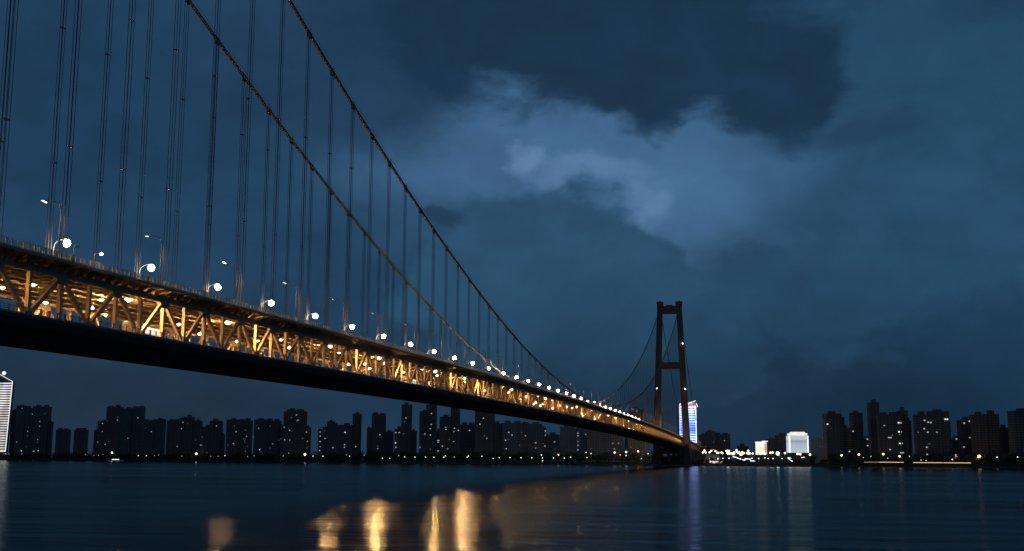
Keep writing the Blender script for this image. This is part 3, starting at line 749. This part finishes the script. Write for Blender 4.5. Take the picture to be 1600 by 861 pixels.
# low scrub along the water's edge
mb = MB(); px = -200.
while px < 1900:
    f = bank_f(px); p = at_f(px, 700, f+RT.uniform(8, 22))
    leaf_clump(mb, (p.x, p.y, 3+RT.uniform(0, 1.2)), RT.uniform(3, 6), RT.uniform(1., 2.4), 16, 1.3, RT); px += 2.4*1921/f
o = mb.build('bank_scrub', M['leaf']); o['kind'] = 'stuff'
for i, (px, h, lab) in enumerate(((1151, 11, 'dark round tree in front of the pale wall under the viaduct'), (1112, 8, 'small dark tree left of the pale wall by the tower'),
                                  (1172, 9, 'dark tree above the curving white light strip'), (1206, 10, 'dark tree beside the greenish floodlight'), (1270, 12, 'dark tree right of the pale floodlit building'))):
    p = at_f(px, 700, bank_f(px)+60); t = empty('tree', (p.x, p.y, 4.4), R.uniform(0, 6), lab, 'tree')
    mb = MB(); mb.tube([(0, 0, 0), (.1, 0, h*.3), (0, .2, h*.55)], [.4, .3, .15], 7)
    for a in range(4): mb.tube([(0, 0, h*.35), (math.cos(a*1.6)*h*.22, math.sin(a*1.6)*h*.22, h*.62)], [.18, .06], 5)
    mb.build('trunk', M['bark'], t)
    mb = MB()
    for a in range(7): leaf_clump(mb, (R.uniform(-1, 1)*h*.26, R.uniform(-1, 1)*h*.26, h*R.uniform(.45, .85)), h*.24, h*.17, 60, .8, R)
    mb.build('crown', M['leaf'], t)

# ------------------------------------------------------------------ lamps along the far bank
GL = {'w': emis('bank_lamp_white', (.95, .97, 1), 3.2), 'W': emis('bank_floodlight_white', (.85, .93, 1), 6), 'o': emis('bank_lamp_orange', (1, .60, .26), 4),
      'O': emis('bank_lamp_orange_strong', (1, .52, .18), 8), 'y': emis('bank_lamp_warm', (1, .80, .55), 3.5), 'g': emis('bank_floodlight_green', (.80, 1, .88), 7), 'd': emis('bank_lamp_dim', (.95, .95, 1), 1.2)}
GR = {'w': .6, 'W': 1.9, 'o': 1.35, 'O': 2.3, 'y': 1.35, 'g': 2.3, 'd': .5}
LP = {}
def bank_lamp(px, py, kind, label, group=None, off=24, name='bank_lamp', cat='lamp'):
    f = bank_f(px)+off; p = at_f(px, py, f); g = 3.6
    hgt = max(p.z-g, .9)
    key = (kind, round(hgt))
    sc_ = f/1900.
    if key not in LP:
        t = empty(name, (0, 0, 0), 0, label, cat, group)
        mb = MB(); mb.tube([(0, .3, 0), (0, .3, round(hgt))], [.16, .1], 6); mb.tube([(0, .3, 0), (0, .3, .4)], .3, 6); mb.build('pole', M['pole'], t)
        mb = MB(); mb.ball((0, 0, round(hgt)), GR[kind], 7, 5); mb.build('lamp_globe', GL[kind], t, True); LP[key] = t
    else: t = dup(LP[key], None, 0, label)
    if group: t['group'] = group
    elif 'group' in t: del t['group']
    t.location = (p.x, p.y, p.z-round(hgt)); return t
small = [(5.6, 709.2), (9, 709.2), (14, 709.2), (34, 709.4), (133.6, 710), (146.6, 711.6), (154, 711.4), (161.2, 710.2), (216, 712), (228.8, 712), (241.4, 712), (247.6, 711), (284, 712.6),
         (329.4, 713), (341, 713), (351.4, 711.8), (386.6, 713.2), (397, 712), (405.6, 702.6), (442.6, 712.4), (451, 708), (489, 712.6), (504.6, 712.8), (541, 711), (546.4, 713), (569, 711), (597.4, 716), (609, 716), (623, 712.2)]
for px, py in small:
    seg = 'between the white-banded tower and the bright floodlight' if px < 170 else 'between the two brightest floodlights at left' if px < 300 else 'between two bright blue-white floodlights' if px < 470 else 'right of the last blue-white floodlight, left bank'
    bank_lamp(px, py, 'd' if int(px) % 3 else 'w', 'small white lamp low on the far bank '+seg, 'small white lamps on the far bank')
for px, py in [(632.5, 713.9), (648.4, 714.3), (664.8, 714.3), (678, 714.3), (693.5, 714.3), (695.8, 712.2), (709.6, 714.3), (730, 714.3), (732, 712.6), (753, 713), (770.6, 716.4), (780.2, 715), (797, 715), (814, 715.2), (831, 715.4), (847.6, 715.4), (845.9, 711), (847.6, 720), (864.8, 715.6), (881.8, 715.8), (891.5, 714.3), (917.3, 715), (915.8, 706.9), (923.6, 708.8)]:
    bank_lamp(px, py, 'w', 'small white lamp of the evenly spaced riverside row beneath the bridge', 'riverside lamp row beneath the bridge')
for px, py in [(984, 716.5), (1002.2, 716.5), (1012.7, 709), (1129.5, 716), (1175, 716), (1185.6, 716.5), (1195, 715.5), (1200, 716.5), (1208, 716.5), (1222, 716.5)]:
    bank_lamp(px, py, 'w', 'small white lamp on the riverside park '+('left of the bridge tower' if px < 1050 else 'right of the bridge tower'), 'small white lamps of the riverside park')
for px, py in [(1349, 715), (1361, 713), (1387, 716), (1421, 713), (1439, 719), (1447, 719.5), (1488, 718), (1558, 714.3), (1590, 714.3), (1543, 730), (1438, 728.4)]:
    bank_lamp(px, py, 'w' if px > 1480 else 'd', 'small white lamp on the right bank below the dark towers', 'small white lamps on the right bank')
for px, py, k, lab in [(175, 707.6, 'W', 'bright white floodlight above the pale moored boat'), (307, 709, 'W', 'bright blue-white floodlight between two dark blocks at left'), (476.6, 710, 'W', 'bright blue-white floodlight below the crowned tower'),
                       (59.6, 704.4, 'w', 'white lamp at the foot of the four-window tower'), (53, 705, 'w', 'dimmer lamp left of the white one at the tower foot'), (33, 704.4, 'w', 'white lamp by the joined pair of towers'),
                       (872.4, 710.5, 'o', 'single orange lamp among white ones beneath the bridge'), (968.3, 710.2, 'o', 'orange lamp below the pair of warm lamps left of the tower'), (960.4, 707.2, 'y', 'small warm lamp left of the orange one near the tower'),
                       (978.3, 706.3, 'y', 'warm lamp right of the orange one near the tower'), (978.3, 711.9, 'w', 'white lamp beneath the warm one near the tower'), (996.9, 705.3, 'y', 'warm lamp closest to the bridge tower on its left'),
                       (1139, 716, 'w', 'white lamp above the lit pavilion'), (1137, 707.5, 'W', 'dazzling white floodlight at the right end of the viaduct glow'), (1215, 708.5, 'g', 'dazzling greenish white floodlight between the two lit buildings'),
                       (1151, 703.5, 'y', 'warm lamp above the viaduct glow'), (1169, 704.5, 'y', 'warm lamp left of the cream floodlit building'), (1207, 707, 'y', 'warm lamp just left of the greenish floodlight'), (1203.6, 707.4, 'o', 'orange lamp right of the cream floodlit building'),
                       (1226.4, 708, 'y', 'warm lamp just right of the greenish floodlight'), (1246, 709.3, 'y', 'warm lamp at the foot of the pale floodlit building'), (1250.4, 709.7, 'o', 'orange lamp at the foot of the pale floodlit building'),
                       (1265.6, 710.2, 'y', 'warm lamp right of the pale floodlit building'), (1315, 711.6, 'y', 'warm lamp below the leftmost of the right-hand towers'), (1342, 710, 'o', 'strong orange lamp below the slim dark tower at right'),
                       (1380, 709.6, 'o', 'strong orange lamp below the tallest slim tower'), (1405.4, 713.2, 'o', 'smaller orange lamp above the left light strip'), (1493.6, 713.8, 'o', 'orange lamp above the end of the right light strip'),
                       (1530, 714, 'O', 'largest orange lamp, glaring below the double tower')]:
    bank_lamp(px, py, k, lab, None, 24 if k in 'wd' else 40)
RV = random.Random(8)
for k in range(38):                                            # lamps of the ramps behind the park
    px = 1097+98*min(1, max(0, RV.gauss(.45, .28))); py = 703+(px-1090)*.06+RV.uniform(-1.5, 3.6)
    bank_lamp(px, py, RV.choice('oyyo'), 'small warm lamp in the crowded glow of the ramps right of the tower', 'lamps along the viaduct ramps', 180+RV.uniform(0, 200))
# light strips on the promenades
STR = emis('strip_glow_orange', (1, .66, .32), 1.1); STW = emis('strip_glow_white', (.80, .88, 1), 2.2); WALL = mat('pale_wall', (.55, .53, .48), .8, 0, .1, .1)
def strip(pts, m, label, off=14, hgt=.9, name='light_strip', group=None):
    P = [at_f(px, py, bank_f(px)+off) for px, py in pts]
    t = empty(name, (P[0].x, P[0].y, P[0].z), 0, label, 'light strip', group)
    mb = MB()
    for a, b_ in zip(P[:-1], P[1:]): mb.beam(a-P[0], b_-P[0], hgt*.7, .6, (0, 0, 1))
    mb.build('strip_glow', m, t)
    mb = MB()
    for a, b_ in zip(P[:-1], P[1:]): mb.beam(a-P[0]+Vector((0, .4, -.9)), b_-P[0]+Vector((0, .4, -.9)), .8, 1.2, (0, 0, 1))
    mb.build('strip_wall', M['conc'], t)
strip([(1350, 722), (1373, 722.1)], emis('strip_dim', (1, .7, .4), .35), 'faint left end of the long orange light strip on the right bank')
strip([(1374, 722.1), (1412, 722.4)], STR, 'shorter orange light strip along the right bank below the broad tower')
strip([(1427, 722.7), (1517, 723.3)], STR, 'longest orange light strip along the right bank')
strip([(1145, 713.6), (1150, 714.6), (1155, 716.6), (1161, 718.6), (1170, 719.8), (1185, 720.6)], STW, 'curving white light strip descending through the riverside park', 40, 1.2)
strip([(1163.5, 716.8), (1173, 717.3)], STW, 'short white light strip above the curving one', 46, 1.3)
strip([(1231, 715), (1234, 718.5), (1239.5, 721.6)], STW, 'short slanted white light strip below the pale floodlit building', 40, 1.1)
strip([(1231, 715.4), (1236, 715.8)], STW, 'tiny level white light strip beside the slanted one', 44, .9)
strip([(1252, 715), (1257, 714.4)], STW, 'tiny white light strip at the right end of the park', 44, .9)
# pale lit wall and pavilion
f = bank_f(1118)+90; p = at_f(1118, 719, f)
t = empty('abutment_wall', (p.x, p.y, 4), YAW, 'pale lit abutment wall under the viaduct right of the tower', 'wall')
k = f/F; mb = MB(); zt = at_f(1118, 710, f).z-4
mb.add([(-18*k, -1, 0), (9*k, -1, 0), (8*k, -1, zt*.55), (5*k, -1, zt), (-14*k, -1, zt), (-18*k, 1, 0), (9*k, 1, 0), (8*k, 1, zt*.55), (5*k, 1, zt), (-14*k, 1, zt)], [(0, 1, 2, 3, 4), (9, 8, 7, 6, 5)]+[(i, i+5, (i+1) % 5+5, (i+1) % 5) for i in range(5)])
mb.build('wall', WALL, t)
for q in (-10, 2):
    mb = MB(); mb.ball((q*k, -9, zt*.5), .8, 6, 4); mb.tube([(q*k, -9, -.5), (q*k, -9, zt*.5)], .12, 5); mb.build('floodlight', GL['y'], t)
f = bank_f(1119)+30; p = at_f(1119, 720, f)
t = empty('pavilion', (p.x, p.y, 3.6), YAW, 'low white-lit pavilion with a peaked roof at the water side', 'pavilion')
k = f/F; mb = MB(); mb.box(-8.5*k, 8.5*k, -4, 4, 0, 3.2); mb.build('lit_hall', emis('pavilion_glow', (1, .94, .85), .8), t)
mb = MB(); mb.frustum((0, 0, 3.21), (8.8*k, 4.6), (0, 0, 4.2), (6*k, 2.5)); mb.frustum((k, 0, 4.21), (3*k, 2.4), (k, 0, 6.3), (.3, .3)); mb.build('roof', WALL, t)
# boats
M['hull'] = mat('boat_paint', (.6, .6, .58), .4, 0, .1, .3); M['darkhull'] = mat('dark_boat_paint', (.04, .04, .045), .5, 0, .1, .3)
def boat(px, py, f, L, label, hull, lit):
    p = at_f(px, py, f); t = empty('boat', (p.x, p.y, 0), YAW, label, 'boat')
    mb = MB(); st = [(-.5, .8, .0), (-.42, 1, .0), (.2, 1, .0), (.4, .6, .12), (.5, .04, .3)]
    vs = []
    for u, w, r in st:
        for sy, z in ((-1, .085*L*(1+r)), (-.7, -.02*L), (.7, -.02*L), (1, .085*L*(1+r))): vs.append((u*L, sy*w*L*.11, z))
    mb.add(vs, [(i*4+j, i*4+(j+1) % 4, (i+1)*4+(j+1) % 4, (i+1)*4+j) for i in range(4) for j in range(4)]+[(3, 2, 1, 0), (16, 17, 18, 19)]); mb.build('hull', hull, t)
    mb = MB(); mb.box(-.3*L, .22*L, -.08*L, .08*L, .086*L, .14*L); mb.box(-.2*L, .12*L, -.065*L, .065*L, .1405*L, .18*L); mb.tube([(0, 0, .18*L), (0, 0, .27*L)], .006*L, 5); mb.build('cabin', hull, t)
    for k in range(5):
        mb = MB(); mb.box((-.27+.1*k)*L, (-.2+.1*k)*L, -.083*L, -.0805*L, .1*L, .13*L); mb.build('window', lit, t)
boat(182, 717, bank_f(182)-14, 34, 'pale moored boat lit up below the white floodlight at left', M['hull'], emis('boat_window_glow', (.95, .97, 1), 3))
boat(435.5, 723.5, bank_f(435)-90, 26, 'small dark boat on the open water left of centre', M['darkhull'], M['glass'])
# ------------------------------------------------------------------ dusk sky
wd = bpy.data.worlds.new('World'); sc.world = wd; wd.use_nodes = True
nt = wd.node_tree; N = nt.nodes; N.clear(); L = nt.links.new
def math_(op, a, b=None, c=None, clamp=False):
    m = N.new('ShaderNodeMath'); m.operation = op; m.use_clamp = clamp
    for i, v in enumerate((a, b, c)):
        if v is None: continue
        if isinstance(v, (int, float)): m.inputs[i].default_value = v
        else: L(v, m.inputs[i])
    return m.outputs[0]
def mixc(a, b, fac):
    m = N.new('ShaderNodeMix'); m.data_type = 'RGBA'
    for i, v in ((0, fac), (6, a), (7, b)):
        if isinstance(v, (int, float, tuple)): m.inputs[i].default_value = v
        else: L(v, m.inputs[i])
    return m.outputs[2]
tc = N.new('ShaderNodeTexCoord'); sp = N.new('ShaderNodeSeparateXYZ'); L(tc.outputs['Generated'], sp.inputs[0])
AZ = math_('ARCTAN2', sp.outputs[0], sp.outputs[1]); EL = math_('ARCSINE', sp.outputs[2])
def sky_at(px, py):
    r, f, u = ray(px, py); v = Vector((r*math.cos(YAW)-f*math.sin(YAW), r*math.sin(YAW)+f*math.cos(YAW), u)).normalized()
    return math.atan2(v.x, v.y), math.asin(v.z)
ae = N.new('ShaderNodeCombineXYZ'); L(AZ, ae.inputs[0]); L(EL, ae.inputs[1])
def noise(scale, detail, rough=.55, stretch=1.6, seed=0., dist=0.):
    mp = N.new('ShaderNodeMapping'); mp.inputs['Scale'].default_value = (1, stretch, 1); mp.inputs['Location'].default_value = (seed, seed*.7, seed*1.3)
    L(ae.outputs[0], mp.inputs['Vector'])
    nz = N.new('ShaderNodeTexNoise'); nz.inputs['Scale'].default_value = scale; nz.inputs['Detail'].default_value = detail; nz.inputs['Roughness'].default_value = rough
    nz.inputs['Distortion'].default_value = dist
    L(mp.outputs['Vector'], nz.inputs['Vector']); return nz
big = noise(9, 5, .55, 1.5, 2.3); fine = noise(13, 9, .58, 1.7, 7.1, .3); puff = noise(24, 8, .58, 1.15, 4.4, .2)
def cent(nz, amp): return math_('MULTIPLY', math_('SUBTRACT', nz.outputs['Fac'], .5), amp)
sb = N.new('ShaderNodeSeparateXYZ'); L(big.outputs['Color'], sb.inputs[0])
AZw = math_('ADD', AZ, math_('MULTIPLY', math_('SUBTRACT', sb.outputs[0], .5), .13))
ELw = math_('ADD', EL, math_('MULTIPLY', math_('SUBTRACT', sb.outputs[1], .5), .09))
def ell(px, py, rx, ry, warp=True):
    a, e = sky_at(px, py)
    u = math_('DIVIDE', math_('SUBTRACT', AZw if warp else AZ, a), rx/F); v = math_('DIVIDE', math_('SUBTRACT', ELw if warp else EL, e), ry/F)
    return math_('SUBTRACT', 1., math_('SQRT', math_('ADD', math_('MULTIPLY', u, u), math_('MULTIPLY', v, v))))
def union(es, k=.25):
    o = es[0]
    for e in es[1:]: o = math_('SMOOTH_MAX', o, e, k)
    return o
def sstep(x, lo, hi):
    m = N.new('ShaderNodeMapRange'); m.interpolation_type = 'SMOOTHSTEP'; L(x, m.inputs['Value'])
    m.inputs['From Min'].default_value = lo; m.inputs['From Max'].default_value = hi; return m.outputs['Result']
def soft(px, py, rx, ry, amt=1.):
    return math_('MULTIPLY', sstep(ell(px, py, rx, ry), -.05, .95), amt)
def cloud(es, lo, hi, namp, amt=1., nz=None):
    return math_('MULTIPLY', sstep(math_('ADD', union([ell(*e) for e in es]), cent(nz or fine, namp)), lo, hi), amt)
col = srgb(35, 66, 94)
col = mixc(col, srgb(37, 75, 103), soft(1500, 150, 460, 380, .95))
col = mixc(col, srgb(33, 49, 66), soft(180, 640, 720, 230, .97))
col = mixc(col, srgb(20, 43, 63), soft(1380, 680, 680, 260, .95))
col = mixc(col, srgb(67, 104, 142), soft(900, 220, 520, 220, 1.))
col = mixc(col, srgb(68, 106, 142), soft(1070, 300, 280, 190, .9))
col = mixc(col, srgb(46, 84, 114), cloud([(1500, 340, 190, 130), (1370, 410, 130, 90)], -.05, .5, .8, .35, puff))
# bright cumulus heads catching the last light
col = mixc(col, srgb(88, 122, 160), cloud([(900, 266, 66, 30), (965, 280, 70, 36), (1010, 310, 60, 40)], -.12, .8, .9, .8, puff))
col = mixc(col, srgb(98, 132, 170), cloud([(822, 248, 46, 24)], -.2, .8, .9, .75, puff))
# the cumulus body that rises in front of them
col = mixc(col, srgb(43, 78, 107), cloud([(820, 455, 210, 184), (960, 470, 130, 150), (735, 390, 95, 90), (1060, 520, 120, 120)], 0., .18, .42, .95, puff))
col = mixc(col, srgb(37, 70, 97), cloud([(1190, 450, 70, 66), (1290, 500, 130, 90), (1120, 520, 90, 90)], -.05, .4, .7, .8, puff))
col = mixc(col, srgb(30, 53, 74), soft(980, 640, 560, 200, .9))
# dark cloud deck overhead
col = mixc(col, srgb(33, 60, 87), cloud([(610, 150, 150, 85), (520, 60, 180, 110), (450, 130, 190, 110), (715, 335, 40, 30), (1010, 185, 50, 30)], -.2, .5, .9, .85))
col = mixc(col, srgb(25, 51, 75), cloud([(900, 40, 390, 150), (1195, 110, 145, 105), (1010, 130, 220, 65), (760, 50, 190, 120)], -.1, .36, 1.2, .95))
col = mixc(col, srgb(28, 56, 82), cloud([(1545, 4, 110, 34), (1320, 200, 140, 30)], -.2, .6, .9, .5))
col = mixc(col, srgb(28, 57, 84), soft(120, 140, 320, 280, .75))
# overhead and behind the viewer the deck stays dark
col = mixc(col, srgb(27, 50, 72), sstep(EL, .48, .95))
vary = math_('ADD', 1., math_('ADD', math_('ADD', cent(fine, .55), cent(puff, .3)), cent(big, .2)))
vm = N.new('ShaderNodeVectorMath'); vm.operation = 'SCALE'; L(col, vm.inputs[0]); L(vary, vm.inputs['Scale'])
bg = N.new('ShaderNodeBackground'); L(vm.outputs[0], bg.inputs['Color']); bg.inputs['Strength'].default_value = 1
sky = N.new('ShaderNodeTexSky'); sky.sky_type = 'NISHITA'; sky.sun_disc = False
SUN_EL, SUN_ROT = math.radians(-4), math.radians(200)
sky.sun_elevation = SUN_EL; sky.sun_rotation = SUN_ROT
bg2 = N.new('ShaderNodeBackground'); L(sky.outputs['Color'], bg2.inputs['Color']); bg2.inputs['Strength'].default_value = .05
ads = N.new('ShaderNodeAddShader'); L(bg.outputs[0], ads.inputs[0]); L(bg2.outputs[0], ads.inputs[1])
out = N.new('ShaderNodeOutputWorld'); L(ads.outputs[0], out.inputs['Surface'])
# last glow after sunset, very weak, from behind the viewer
sl = bpy.data.lights.new('sun', 'SUN'); sl.energy = .015; sl.angle = math.radians(20); sl.color = (.8, .85, 1)
so = bpy.data.objects.new('sun', sl); COL.objects.link(so); so.rotation_euler = (math.radians(75), 0, math.radians(20))
